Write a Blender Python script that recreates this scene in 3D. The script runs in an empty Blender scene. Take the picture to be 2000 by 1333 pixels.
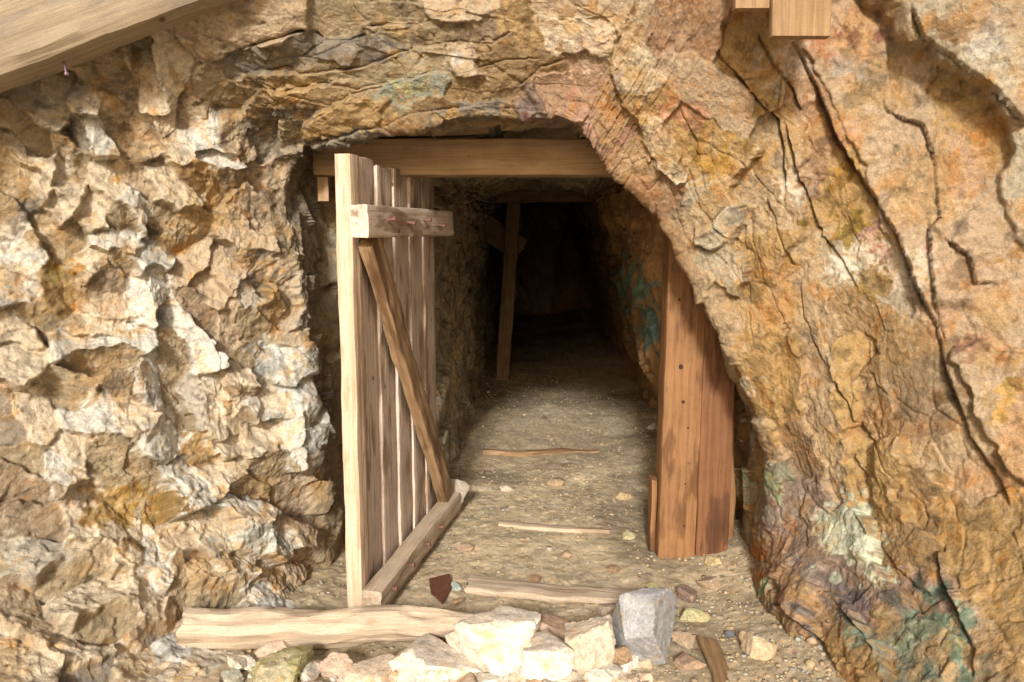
import bpy, bmesh, math, random
import numpy as np
from mathutils import Vector, Matrix
random.seed(7); rng = np.random.default_rng(7)
scene = bpy.context.scene
C = scene.collection
R = math.radians

# ------------------------------------------------------------------ camera
F = 1556.0; PITCH = R(7.87); EYE = 1.5; CX, CY = 1000.0, 666.5
cam = bpy.data.cameras.new('camera'); cam.sensor_width = 36.0; cam.lens = 36.0*F/2000.0
cam.clip_start = 0.05; cam.clip_end = 1000
co = bpy.data.objects.new('camera', cam); C.objects.link(co)
co.location = (0, 0, EYE); co.rotation_euler = (R(90)-PITCH, 0, 0)
scene.camera = co
# ------------------------------------------------------------------ light
SUN_EL, SUN_HEAD = 25.0, 6.0      # elevation; heading of the light (degrees to the right of straight ahead)
w = bpy.data.worlds.new('World'); scene.world = w; w.use_nodes = True
nt = w.node_tree; bg = nt.nodes['Background']
sky = nt.nodes.new('ShaderNodeTexSky'); sky.sky_type = 'NISHITA'; sky.sun_disc = False
sky.sun_elevation = R(SUN_EL); sky.sun_rotation = R(180+SUN_HEAD)
sky.dust_density = 5.0; sky.air_density = 1.0; sky.ozone_density = 0.6
nt.links.new(sky.outputs[0], bg.inputs[0]); bg.inputs[1].default_value = 0.135
sl = bpy.data.lights.new('sun', 'SUN'); sl.energy = 3.9; sl.angle = R(6.0); sl.color = (1.0, 0.98, 0.94)
so = bpy.data.objects.new('sun', sl); C.objects.link(so)
h = R(SUN_HEAD); e = R(SUN_EL)
ld = Vector((math.sin(h)*math.cos(e), math.cos(h)*math.cos(e), -math.sin(e)))
so.rotation_euler = ld.to_track_quat('-Z', 'Y').to_euler(); so.location = (0, -5, 6)
vs = scene.view_settings
vs.view_transform = 'Standard'; vs.look = 'None'; vs.gamma = 1.0; vs.use_curve_mapping = False
vs.exposure = 0.20

# ------------------------------------------------------------------ pixel helpers
cp, sp = math.cos(PITCH), math.sin(PITCH)
def ray(u, v):
    x = (u-CX)/F; y = (CY-v)/F
    return Vector((x, cp+y*sp, -sp+y*cp))
def at_y(u, v, Y):
    d = ray(u, v); t = Y/d.y
    return Vector((d.x*t, Y, EYE+d.z*t))
def on_floor(u, v, z=0.0):
    d = ray(u, v); t = (z-EYE)/d.z
    return Vector((d.x*t, d.y*t, z))
def project(P):
    x = P[:, 0]; y = P[:, 1]; z = P[:, 2]-EYE
    dep = np.maximum(y*cp - z*sp, 0.05)
    up = y*sp + z*cp
    return CX+F*x/dep, CY-F*up/dep, dep

# ------------------------------------------------------------------ numpy noise
def _hash(ix, iy, iz, s):
    n = (ix.astype(np.int64)*374761393 + iy.astype(np.int64)*668265263 + iz.astype(np.int64)*1274126177 + s*974711) & 0xffffffff
    n = ((n ^ (n >> 13))*1103515245) & 0xffffffff
    n = ((n ^ (n >> 15))*2654435761) & 0xffffffff
    return ((n ^ (n >> 16)) & 0xffffff).astype(np.float32)/np.float32(0xffffff)
def vnoise(p, s=0):
    ip = np.floor(p).astype(np.int64); f = (p-ip).astype(np.float32); f = f*f*f*(f*(f*6-15)+10)
    x, y, z = ip[:, 0], ip[:, 1], ip[:, 2]; fx, fy, fz = f[:, 0], f[:, 1], f[:, 2]
    r = 0
    for dx in (0, 1):
        wx = fx if dx else 1-fx
        for dy in (0, 1):
            wy = fy if dy else 1-fy
            for dz in (0, 1):
                wz = fz if dz else 1-fz
                r = r + _hash(x+dx, y+dy, z+dz, s)*wx*wy*wz
    return r*2-1
def fbm(p, s=0, o=4, g=0.5):
    r = 0; a = 1.0
    for k in range(o):
        r = r + a*vnoise(p*(2.03**k)+k*17.3, s+k); a *= g
    return r
def worley(p, s=0):
    ip = np.floor(p).astype(np.int64); n = len(p)
    d1 = np.full(n, 9., np.float32); d2 = d1.copy(); idh = np.zeros(n, np.int64); vec = np.zeros((n, 3), np.float32)
    for dx in (-1, 0, 1):
        for dy in (-1, 0, 1):
            for dz in (-1, 0, 1):
                x = ip[:, 0]+dx; y = ip[:, 1]+dy; z = ip[:, 2]+dz
                c = np.stack([x+_hash(x, y, z, s), y+_hash(x, y, z, s+1), z+_hash(x, y, z, s+2)], 1)
                q = (p-c).astype(np.float32); d = np.sqrt((q*q).sum(1))
                m = d < d1
                d2 = np.where(m, d1, np.minimum(d2, d)); d1 = np.where(m, d, d1)
                vec[m] = q[m]; idh[m] = (x*73856093 ^ y*19349663 ^ z*83492791)[m]
    return d1, d2, idh, vec
def rnd(idh, s):
    z = np.zeros_like(idh); return _hash(idh & 0xfffff, z+s, z, 5)
def facets(p, scale, s, tilt=0.6, step=0.5):
    """broken rock: every cell its own tilted plane; result in units of the cell size"""
    d1, d2, i, v = worley(p*scale, s)
    g = np.stack([rnd(i, s+k)*2-1 for k in (1, 2, 3)], 1)
    return (step*(rnd(i, s+9)-0.5) + tilt*(g*v).sum(1)), d2-d1
def sstep(a, b, x):
    t = np.clip((x-a)/(b-a), 0, 1); return t*t*(3-2*t)

# ------------------------------------------------------------------ materials
def newmat(name):
    m = bpy.data.materials.new(name); m.use_nodes = True
    n = m.node_tree.nodes; l = m.node_tree.links
    return m, n, l, n['Principled BSDF']
def N(n, t, **k):
    o = n.new(t)
    for a, b in k.items():
        if a in o.inputs: o.inputs[a].default_value = b
        else: setattr(o, a, b)
    return o
def mix(n, l, a, b, f, mode='MIX'):
    m = n.new('ShaderNodeMix'); m.data_type = 'RGBA'; m.blend_type = mode
    for s, x in ((m.inputs[6], a), (m.inputs[7], b), (m.inputs[0], f)):
        if isinstance(x, (int, float)): s.default_value = x
        elif isinstance(x, tuple): s.default_value = (*x, 1)
        else: l.new(x, s)
    return m.outputs[2]
def ramp(n, l, src, stops):
    r = n.new('ShaderNodeValToRGB'); cr = r.color_ramp
    while len(cr.elements) < len(stops): cr.elements.new(0.5)
    for el, (p, c) in zip(cr.elements, stops):
        el.position = p; el.color = (c, c, c, 1) if isinstance(c, (int, float)) else (*c, 1)
    l.new(src, r.inputs[0]); return r.outputs[0]
def rock_material(name, attr=True, base=(0.4, 0.33, 0.24), rough=0.85, bump=0.8, speck=1.0, fs=1.0):
    m, n, l, b = newmat(name)
    tc = n.new('ShaderNodeTexCoord')
    crd = tc.outputs['Object']
    if attr:
        a = n.new('ShaderNodeVertexColor'); a.layer_name = 'Col'; col = a.outputs[0]
    else:
        rg = n.new('ShaderNodeRGB'); rg.outputs[0].default_value = (*base, 1); col = rg.outputs[0]
    n1 = N(n, 'ShaderNodeTexNoise', Scale=38.0*fs, Detail=8.0, Roughness=0.68); l.new(crd, n1.inputs['Vector'])
    n2 = N(n, 'ShaderNodeTexNoise', Scale=150.0*fs, Detail=5.0, Roughness=0.7); l.new(crd, n2.inputs['Vector'])
    n3 = N(n, 'ShaderNodeTexNoise', Scale=13.0*fs, Detail=7.0, Roughness=0.62, Distortion=0.7); l.new(crd, n3.inputs['Vector'])
    col = mix(n, l, col, ramp(n, l, n1.outputs[0], [(0.30, 0.50), (0.5, 0.98), (0.70, 1.35)]), 0.62*speck, 'MULTIPLY')
    col = mix(n, l, col, ramp(n, l, n2.outputs[0], [(0.33, 0.55), (0.5, 1.0), (0.66, 1.35)]), 0.45*speck, 'MULTIPLY')
    rust = ramp(n, l, n3.outputs[0], [(0.54, 0.0), (0.68, 1.0)])
    col = mix(n, l, col, mix(n, l, col, (1.0, 0.76, 0.48), 1.0, 'MULTIPLY'), rust)
    drk = ramp(n, l, n3.outputs[0], [(0.30, 0.75), (0.42, 0.0)])
    col = mix(n, l, col, mix(n, l, col, (0.50, 0.47, 0.46), 1.0, 'MULTIPLY'), drk)
    l.new(col, b.inputs['Base Color']); b.inputs['Roughness'].default_value = rough
    b.inputs['Specular IOR Level'].default_value = 0.25
    ad = N(n, 'ShaderNodeMath', operation='MULTIPLY_ADD'); l.new(n1.outputs[0], ad.inputs[0]); ad.inputs[1].default_value = 2.2; l.new(n2.outputs[0], ad.inputs[2])
    bp = N(n, 'ShaderNodeBump', Strength=bump, Distance=0.008); l.new(ad.outputs[0], bp.inputs['Height'])
    l.new(bp.outputs[0], b.inputs['Normal'])
    return m
def wood_material(name, light, dark, stain, ring=60.0, stain_amt=0.5, rough=0.75, bump=0.35):
    m, n, l, b = newmat(name)
    tc = n.new('ShaderNodeTexCoord'); oi = n.new('ShaderNodeObjectInfo')
    sc = N(n, 'ShaderNodeVectorMath', operation='SCALE'); sc.inputs['Scale'].default_value = 1.0
    off = n.new('ShaderNodeCombineXYZ')
    for k, mul in ((0, 0.35), (1, 0.21), (2, 7.0)):
        mm = N(n, 'ShaderNodeMath', operation='MULTIPLY_ADD'); l.new(oi.outputs['Random'], mm.inputs[0]); mm.inputs[1].default_value = mul; mm.inputs[2].default_value = (0.04, 0.03, 0)[k]
        l.new(mm.outputs[0], off.inputs[k])
    va = N(n, 'ShaderNodeVectorMath', operation='ADD'); l.new(tc.outputs['Object'], va.inputs[0]); l.new(off.outputs[0], va.inputs[1])
    mp = n.new('ShaderNodeMapping'); mp.inputs['Scale'].default_value = (1, 1, 0.07); l.new(va.outputs[0], mp.inputs['Vector'])
    wv = N(n, 'ShaderNodeTexWave', wave_type='RINGS', rings_direction='Z', Scale=ring*0.16, Distortion=5.0, Detail=4.0)
    wv.inputs['Detail Scale'].default_value = 6.0; l.new(mp.outputs[0], wv.inputs['Vector'])
    mp2 = n.new('ShaderNodeMapping'); mp2.inputs['Scale'].default_value = (1, 1, 0.035); l.new(va.outputs[0], mp2.inputs['Vector'])
    st = N(n, 'ShaderNodeTexNoise', Scale=170.0, Detail=5.0, Roughness=0.6); l.new(mp2.outputs[0], st.inputs['Vector'])
    mp3 = n.new('ShaderNodeMapping'); mp3.inputs['Scale'].default_value = (1, 1, 0.22); l.new(va.outputs[0], mp3.inputs['Vector'])
    sn = N(n, 'ShaderNodeTexNoise', Scale=14.0, Detail=5.0, Roughness=0.55); l.new(mp3.outputs[0], sn.inputs['Vector'])
    kn = N(n, 'ShaderNodeTexVoronoi', Scale=5.0); l.new(va.outputs[0], kn.inputs['Vector'])
    col = mix(n, l, dark, light, ramp(n, l, wv.outputs[0], [(0.0, 0.45), (0.7, 1.0)]))
    col = mix(n, l, col, ramp(n, l, st.outputs[0], [(0.3, 0.6), (0.5, 1.0), (0.7, 1.2)]), 0.5, 'MULTIPLY')
    sm = ramp(n, l, sn.outputs[0], [(0.54, 0.0), (0.60, stain_amt*.75), (0.70, stain_amt)])
    col = mix(n, l, col, stain, sm)
    col = mix(n, l, col, (0.06, 0.03, 0.015), ramp(n, l, kn.outputs['Distance'], [(0.03, 0.85), (0.07, 0.0)]))
    fn = N(n, 'ShaderNodeTexNoise', Scale=9.0, Detail=6.0); l.new(va.outputs[0], fn.inputs['Vector'])
    col = mix(n, l, col, ramp(n, l, fn.outputs[0], [(0.3, 0.75), (0.65, 1.1)]), 0.6, 'MULTIPLY')
    gr = N(n, 'ShaderNodeTexNoise', Scale=260.0, Detail=4.0, Roughness=0.7); l.new(va.outputs[0], gr.inputs['Vector'])
    col = mix(n, l, col, ramp(n, l, gr.outputs[0], [(0.3, 0.6), (0.5, 1.0), (0.7, 1.25)]), 0.45, 'MULTIPLY')
    mp4 = n.new('ShaderNodeMapping'); mp4.inputs['Scale'].default_value = (.06, .06, 1.0); mp4.inputs['Rotation'].default_value = (.12, .1, 0); l.new(va.outputs[0], mp4.inputs['Vector'])
    sw = N(n, 'ShaderNodeTexNoise', Scale=240.0, Detail=3.0); l.new(mp4.outputs[0], sw.inputs['Vector'])
    col = mix(n, l, col, ramp(n, l, sw.outputs[0], [(0.35, 0.72), (0.6, 1.1)]), 0.14, 'MULTIPLY')
    l.new(col, b.inputs['Base Color']); b.inputs['Roughness'].default_value = rough
    b.inputs['Specular IOR Level'].default_value = 0.25
    bp = N(n, 'ShaderNodeBump', Strength=bump, Distance=0.004)
    ad = N(n, 'ShaderNodeMath', operation='ADD'); l.new(st.outputs[0], ad.inputs[0]); l.new(wv.outputs[0], ad.inputs[1])
    l.new(ad.outputs[0], bp.inputs['Height']); l.new(bp.outputs[0], b.inputs['Normal'])
    return m
M_ROCK = rock_material('bedrock')
M_STONE = rock_material('loose_stone', bump=0.4)
M_GROUND = rock_material('gravel_floor', bump=0.35, speck=0.9, fs=3.0)
W_DOOR = wood_material('pale_sawn_wood', (0.64, 0.52, 0.42), (0.53, 0.40, 0.30), (0.17, 0.085, 0.03), stain_amt=0.75)
W_EDGE = wood_material('pale_door_stile_wood', (0.60, 0.46, 0.33), (0.42, 0.27, 0.16), (0.36, 0.19, 0.085), stain_amt=0.6)
W_BRACE = wood_material('brown_brace_wood', (0.34, 0.22, 0.12), (0.20, 0.11, 0.05), (0.10, 0.05, 0.02), stain_amt=0.8)
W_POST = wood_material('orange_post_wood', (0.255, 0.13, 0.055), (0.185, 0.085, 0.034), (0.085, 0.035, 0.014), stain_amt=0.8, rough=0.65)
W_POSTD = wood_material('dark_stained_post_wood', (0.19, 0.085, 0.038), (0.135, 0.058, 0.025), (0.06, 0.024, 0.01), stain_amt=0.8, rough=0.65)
W_LINTEL = wood_material('lintel_wood', (0.38, 0.25, 0.14), (0.29, 0.18, 0.09), (0.25, 0.13, 0.05), stain_amt=0.3)
W_LOG = wood_material('weathered_wood', (0.50, 0.40, 0.29), (0.38, 0.275, 0.18), (0.22, 0.12, 0.055), stain_amt=0.5)
W_PLANK = wood_material('brown_plank_wood', (0.30, 0.19, 0.095), (0.21, 0.125, 0.06), (0.16, 0.085, 0.035), stain_amt=0.4)
W_BEAM = wood_material('grey_beam_wood', (0.30, 0.235, 0.155), (0.23, 0.17, 0.105), (0.17, 0.145, 0.12), ring=50, stain_amt=0.6)
W_DARK = wood_material('old_mine_wood', (0.24, 0.15, 0.085), (0.17, 0.10, 0.05), (0.10, 0.055, 0.028), stain_amt=0.6)
def plain(name, colr, rough=0.6, metal=0.0):
    m, n, l, b = newmat(name)
    t = N(n, 'ShaderNodeTexNoise', Scale=90.0, Detail=5.0)
    tc = n.new('ShaderNodeTexCoord'); l.new(tc.outputs['Object'], t.inputs['Vector'])
    c = mix(n, l, colr, ramp(n, l, t.outputs[0], [(0.3, 0.5), (0.7, 1.3)]), 0.8, 'MULTIPLY')
    l.new(c, b.inputs['Base Color']); b.inputs['Roughness'].default_value = rough; b.inputs['Metallic'].default_value = metal
    return m
M_RUST = plain('rusty_iron', (0.16, 0.06, 0.035), 0.7, 0.2)
M_NAIL = plain('rusty_nail_iron', (0.17, 0.075, 0.05), 0.75, 0.0)
M_HOLE = plain('painted_bolt_hole_shade', (0.035, 0.02, 0.012), 0.9)  # near-black colour paints the shade inside the bolt holes
M_STEEL = plain('purple_grey_steel', (0.35, 0.25, 0.32), 0.35, 0.8)

def tag(o, label=None, cat=None, group=None, kind=None):
    if label: o['label'] = label
    if cat: o['category'] = cat
    if group: o['group'] = group
    if kind: o['kind'] = kind
    return o
def mesh_np(name, V, faces, mat, parent=None, smooth=True, col=None):
    me = bpy.data.meshes.new(name)
    V = np.asarray(V, np.float32); faces = np.asarray(faces, np.int32); k = faces.shape[1]
    me.vertices.add(len(V)); me.vertices.foreach_set('co', V.ravel())
    me.loops.add(faces.size); me.loops.foreach_set('vertex_index', faces.ravel())
    me.polygons.add(len(faces))
    me.polygons.foreach_set('loop_start', np.arange(0, faces.size, k, dtype=np.int32))
    me.update(calc_edges=True)
    if smooth: me.polygons.foreach_set('use_smooth', np.ones(len(faces), bool))
    if col is not None:
        at = me.color_attributes.new('Col', 'FLOAT_COLOR', 'POINT')
        c4 = np.ones((len(V), 4), np.float32); c4[:, :3] = col
        at.data.foreach_set('color', c4.ravel())
    me.materials.append(mat)
    o = bpy.data.objects.new(name, me); C.objects.link(o)
    if parent: o.parent = parent
    return o

# ------------------------------------------------------------------ the rock: base surface
M_ = np.array([(-.80,3.30,-.12),(-.84,3.30,.5),(-.87,3.3,1.0),(-.89,3.3,1.45),(-.86,3.3,1.78),(-.60,3.12,1.83),(-.2,3.05,1.89),(.18,3.05,1.89),
      (.365,3.12,1.73),(.60,3.2,1.53),(.74,3.15,1.22),(.88,3.1,.95),(1.07,3.1,.55),(1.06,3.15,-.12)], float)
O_ = np.array([(-1.2,1.85,-.12),(-2.0,2.15,.38),(-2.15,2.40,.95),(-2.15,2.5,1.5),(-2.0,2.6,2.15),(-1.25,2.75,2.8),(-.35,2.85,2.9),(.3,2.85,2.9),
      (1.0,2.75,2.8),(1.65,2.6,2.5),(2.1,2.45,1.9),(2.15,2.3,1.25),(1.9,1.95,.5),(.9,1.5,-.12)], float)
Rm = np.array([(-2.2,-.5,-.15),(-3.6,-.6,.8),(-4.2,-.6,1.9),(-4.4,-.4,3.0),(-4.0,.6,4.2),(-2.4,2.6,4.8),(-.6,3.2,5.0),(.7,3.2,5.0),
      (2.6,2.6,4.8),(4.2,.7,4.4),(4.6,-.2,3.2),(4.4,-.5,2.0),(3.8,-.6,.8),(2.4,-.6,-.15)], float)
I_ = 0.5*(M_+O_)
ctr = np.array([.05, 0, 1.0])
dirs = M_-ctr; dirs[:, 1] = 0; dirs /= np.linalg.norm(dirs, axis=1)[:, None]
I_ -= dirs*np.array([.0,.0,.0,.02,.05,.08,.08,.08,.10,.12,.14,.12,.08,.0])[:, None]
L_ = 0.12*O_+0.88*M_
rec = np.array([.01,.01,.01,.01,.03,.08,.1,.1,.12,.14,.15,.14,.12,.08])[:, None]
B1 = M_+dirs*rec*.55; B1[:, 1] += .10
B2 = M_+dirs*rec; B2[:, 1] = 3.80
prof = np.array([(-.45,-.12),(-.5,.5),(-.52,1.0),(-.48,1.35),(-.42,1.6),(-.28,1.80),(.1,1.88),(.45,1.88),(.70,1.76),(.82,1.5),(.92,1.2),(1.02,.85),(1.12,.45),(1.2,-.12)])
def prow(y, dx=0, sx=1.0, sz=1.0):
    return np.stack([(prof[:, 0]-.35)*sx+.35+dx, np.full(14, y), prof[:, 1]*sz], 1)
TR = [prow(3.98, -.02, 1.05, 1.0), prow(4.6), prow(5.6, .05, .95, 1.02), prow(6.8, .06, .92, 1.02), prow(8.5, .12, .95, 1.03), prow(11, .2, 1.0, 1.03), prow(14.5, .3, 1.0, 1.03), np.stack([np.full(14,.65),np.full(14,14.6),np.full(14,-.4)],1)]
_b = np.array([0,0,0,0,0,0,0,0,.06,.16,.20,.24,.16,0])
for _k, _w in ((0, .75), (1, 1.0), (2, .55)): TR[_k][:, 0] -= _b*_w
TR.append(TR[-1]+np.array([0,.02,0]))
def catmull_rows(P, q):
    """P (k,3) control points, q parameter 0..k-1"""
    k = len(P); i = np.clip(np.floor(q).astype(int), 0, k-2); f = (q-i)[:, None]
    p0 = P[np.maximum(i-1, 0)]; p1 = P[i]; p2 = P[i+1]; p3 = P[np.minimum(i+2, k-1)]
    return 0.5*((2*p1)+(-p0+p2)*f+(2*p0-5*p1+4*p2-p3)*f*f+(-p0+3*p1-3*p2+p3)*f**3)
# even spacing along the arch
sq = np.linspace(0, 13, 2000); mid = catmull_rows(0.5*(M_+O_), sq)
arc = np.concatenate([[0], np.cumsum(np.linalg.norm(np.diff(mid, axis=0), axis=1))]); arc /= arc[-1]
def base_grid(rows, ns, counts, smooth=0):
    q = np.interp(np.linspace(0, 1, ns), arc, sq)
    cur = [catmull_rows(r, q) for r in rows]
    G = []
    for a, b, c in zip(cur[:-1], cur[1:], counts):
        for t in np.linspace(0, 1, c, endpoint=False): G.append(a*(1-t)+b*t)
    G.append(cur[-1]); G = np.array(G)
    if smooth:
        for _ in range(3):
            pad = np.concatenate([G[:1].repeat(smooth, 0), G, G[-1:].repeat(smooth, 0)])
            cs = np.concatenate([np.zeros((1,)+G.shape[1:]), np.cumsum(pad, 0)])
            G = (cs[2*smooth+1:]-cs[:-2*smooth-1])/(2*smooth+1)
    du = np.gradient(G, axis=1); dt = np.gradient(G, axis=0)
    Nn = np.cross(du, dt); Nn /= np.linalg.norm(Nn, axis=2)[:, :, None]+1e-9
    sgn = np.sign((Nn*(np.array([.05, 0, 1.2])-G)).sum(2).mean())
    return G, Nn*sgn, np.broadcast_to(q, G.shape[:2])

# facets of the walls, placed on the rock where the photograph shows them: u1,v1,u2,v2, lean (deg), slope, proud (cm), kind
CLS = dict(C=(.60,.51,.375), W=(.62,.61,.545), B=(.30,.24,.15), O=(.38,.25,.11), G=(.19,.17,.14), T=(.44,.34,.23), P=(.34,.215,.14),
           R=(.42,.33,.245), Y=(.39,.265,.115), D=(.27,.18,.09), K=(.24,.18,.12), U=(.23,.18,.165), Q=(.42,.47,.40), N=(.22,.25,.20), Z=(.42,.39,.32))
SEG_L = """20 240 80 300 300 .3 0 B;60 200 100 225 80 .6 3 C;105 180 120 225 60 .5 2 C;145 195 162 212 90 .6 8 C;160 235 190 285 60 .7 6 W;140 230 150 272 200 .8 3 G
125 290 150 310 270 .6 3 B;225 210 250 270 300 .2 0 B;190 130 235 150 270 .4 2 B;290 140 300 190 100 .4 4 C;335 120 335 180 10 .4 5 C;320 225 342 285 60 .4 6 C;262 240 270 290 180 .3 1 T
390 170 450 200 320 .25 -2 B;362 190 366 235 180 .4 0 T;10 275 100 330 80 .7 3 C;10 310 30 345 260 .4 0 T;60 340 72 372 60 .5 4 C;35 350 55 385 220 .6 2 G;110 330 140 380 70 .6 3 C
190 320 215 365 60 .5 3 C;245 325 285 350 300 .2 -1 T;300 335 352 385 70 .8 4 C;365 265 405 255 100 .5 6 W;440 262 475 295 30 .6 6 T;415 305 445 322 110 .4 8 W;425 345 455 350 290 .7 6 B;375 345 400 368 300 .5 4 O
510 230 520 300 330 .3 -4 G;560 285 575 250 320 .3 -2 B;500 335 550 320 300 .4 -2 T;560 310 582 322 300 .4 -1 G;475 385 500 450 330 .4 2 T;465 435 500 460 80 .3 5 T;540 395 556 440 0 .5 0 B
592 400 600 450 0 .2 -9 Z;630 380 640 600 0 .2 -12 Z;248 388 268 425 45 .8 8 W;210 428 236 440 270 .6 3 B;102 403 110 417 90 .8 5 C;168 395 190 430 90 .5 3 C;85 430 110 490 200 .3 -1 B;130 440 136 495 330 .3 0 B
38 465 70 515 200 .4 3 W;20 410 30 450 240 .3 0 G;195 476 242 480 90 .9 7 W;222 500 240 506 270 .8 5 B;148 520 180 512 90 .4 4 C;280 420 340 440 310 .2 0 B;335 462 362 440 300 .5 2 O
268 498 302 500 80 .8 6 W;290 530 305 565 20 .7 5 W;263 595 275 560 180 .5 5 W;95 530 110 575 0 .6 2 Y;18 562 40 572 60 .6 3 W;55 600 80 640 270 .4 0 B;118 565 132 540 280 .4 0 B;185 562 222 550 280 .3 1 K
195 590 232 602 100 .3 1 T;155 632 228 642 90 .5 3 C;238 648 258 664 90 .9 7 W;125 667 212 660 90 1. 4 W;325 660 345 690 300 .2 0 B;338 605 398 712 180 .6 4 W;355 530 382 520 110 .4 2 T;400 555 420 600 100 .4 2 T;375 590 410 625 250 .4 1 K
440 530 462 542 90 .6 3 T;488 520 505 560 300 .5 0 G;518 580 548 592 290 .7 4 O;560 540 575 600 300 .3 -3 T;590 560 602 620 0 .4 2 Z;600 660 640 690 60 .3 0 T;425 610 440 655 20 .4 2 T;470 622 500 645 280 .5 1 B;478 562 500 572 70 .4 2 Z
18 640 50 662 70 .5 3 C;38 690 62 712 80 .7 6 C;60 800 95 840 60 .4 3 C;150 695 245 692 270 .6 3 B;100 750 165 785 250 .4 1 B;145 822 205 800 100 .8 5 W;238 800 282 812 90 .8 6 C;235 752 252 772 0 .3 3 K;280 715 292 795 20 .9 6 W;300 825 322 875 20 .8 5 W
320 730 340 805 0 .3 -2 B;180 890 285 950 265 .5 3 B;112 868 142 892 80 .5 4 C;98 905 122 942 60 .5 4 W;25 880 60 905 260 .4 1 B;8 820 20 850 200 .4 0 G;25 930 62 965 270 .3 0 K;148 985 165 1045 60 .5 3 C;195 1025 248 1095 45 .7 4 C;55 1082 95 1102 110 .6 3 Z
55 1000 85 1035 270 .3 0 K;110 1125 190 1090 270 .6 2 B;120 1205 215 1150 100 .8 4 C;180 1232 245 1215 270 .7 3 B;278 1105 300 1142 70 .5 5 W;325 1125 342 1165 290 .6 4 B;268 1150 300 1205 30 .5 4 C;55 1180 82 1225 60 .4 1 T;25 1275 62 1312 90 .3 2 C
135 1270 185 1292 90 .5 4 C;155 1322 195 1310 270 .5 1 G;245 1312 305 1290 90 .4 3 C;285 1245 335 1200 330 .7 2 T;338 762 385 795 100 .4 3 Z;398 795 422 835 60 .5 5 C;440 835 452 815 330 .4 3 T;448 742 477 730 90 .9 8 C;452 758 475 764 270 .9 6 K
480 695 505 735 310 .3 -1 B;408 748 432 772 60 .4 3 C;478 776 492 786 80 .6 6 W;430 795 446 835 30 .4 4 C;500 792 545 778 100 .5 4 C;555 725 592 700 110 .5 4 Z;578 765 602 752 100 .5 5 W;618 700 640 745 330 .4 0 Z;602 815 592 885 330 .3 7 Z
560 835 562 885 190 .4 8 W;618 832 628 855 30 .6 5 Z;478 852 525 838 90 .6 4 C;495 922 535 900 280 .6 4 B;465 955 500 975 290 .4 1 D;338 915 352 955 70 .8 5 W;388 932 435 918 100 .6 5 C;418 885 442 850 70 .5 4 C;365 885 385 905 280 .4 0 O
575 945 562 1005 300 .3 -5 T;635 880 650 1000 300 .2 -6 T;448 998 492 998 90 .7 12 W;455 1048 482 1052 280 .4 13 Z;520 1035 528 1085 10 .6 9 W;398 1035 402 1085 90 .4 6 C;355 1080 382 1115 100 .4 4 T;415 1108 442 1112 70 .6 9 W;415 1150 445 1148 270 .7 7 B
488 1170 512 1182 90 .5 7 W;555 1028 562 1055 60 .4 8 T;600 1080 642 1105 280 .4 -3 T;595 1150 642 1165 80 .3 0 T;335 1285 385 1240 100 .5 3 Z;520 1120 560 1150 60 .4 2 T;560 1100 575 1130 60 .4 0 T"""
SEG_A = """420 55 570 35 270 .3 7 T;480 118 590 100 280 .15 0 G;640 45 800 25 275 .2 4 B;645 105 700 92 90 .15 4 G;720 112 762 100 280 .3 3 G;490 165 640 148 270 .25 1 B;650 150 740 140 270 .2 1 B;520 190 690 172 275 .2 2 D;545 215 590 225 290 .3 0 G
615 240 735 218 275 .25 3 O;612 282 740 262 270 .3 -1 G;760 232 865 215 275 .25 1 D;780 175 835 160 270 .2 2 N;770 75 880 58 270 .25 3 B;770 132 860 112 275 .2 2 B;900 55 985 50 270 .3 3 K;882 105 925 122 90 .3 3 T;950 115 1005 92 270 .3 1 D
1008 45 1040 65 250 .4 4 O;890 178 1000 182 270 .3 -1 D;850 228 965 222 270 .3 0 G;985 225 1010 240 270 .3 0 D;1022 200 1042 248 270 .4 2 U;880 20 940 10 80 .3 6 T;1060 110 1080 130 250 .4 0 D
1080 150 1200 280 225 .12 0 P;1130 130 1230 230 225 .15 0 P;1180 240 1290 380 225 .12 1 P;1085 55 1180 72 240 .4 6 C;1180 20 1240 40 250 .3 5 T;1225 105 1245 165 190 .3 6 C;1262 235 1300 300 190 .3 6 C;1240 185 1262 205 220 .3 5 O;1090 20 1150 25 270 .3 6 T"""  # cream facets on the arch lip carry its light in their colour
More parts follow.
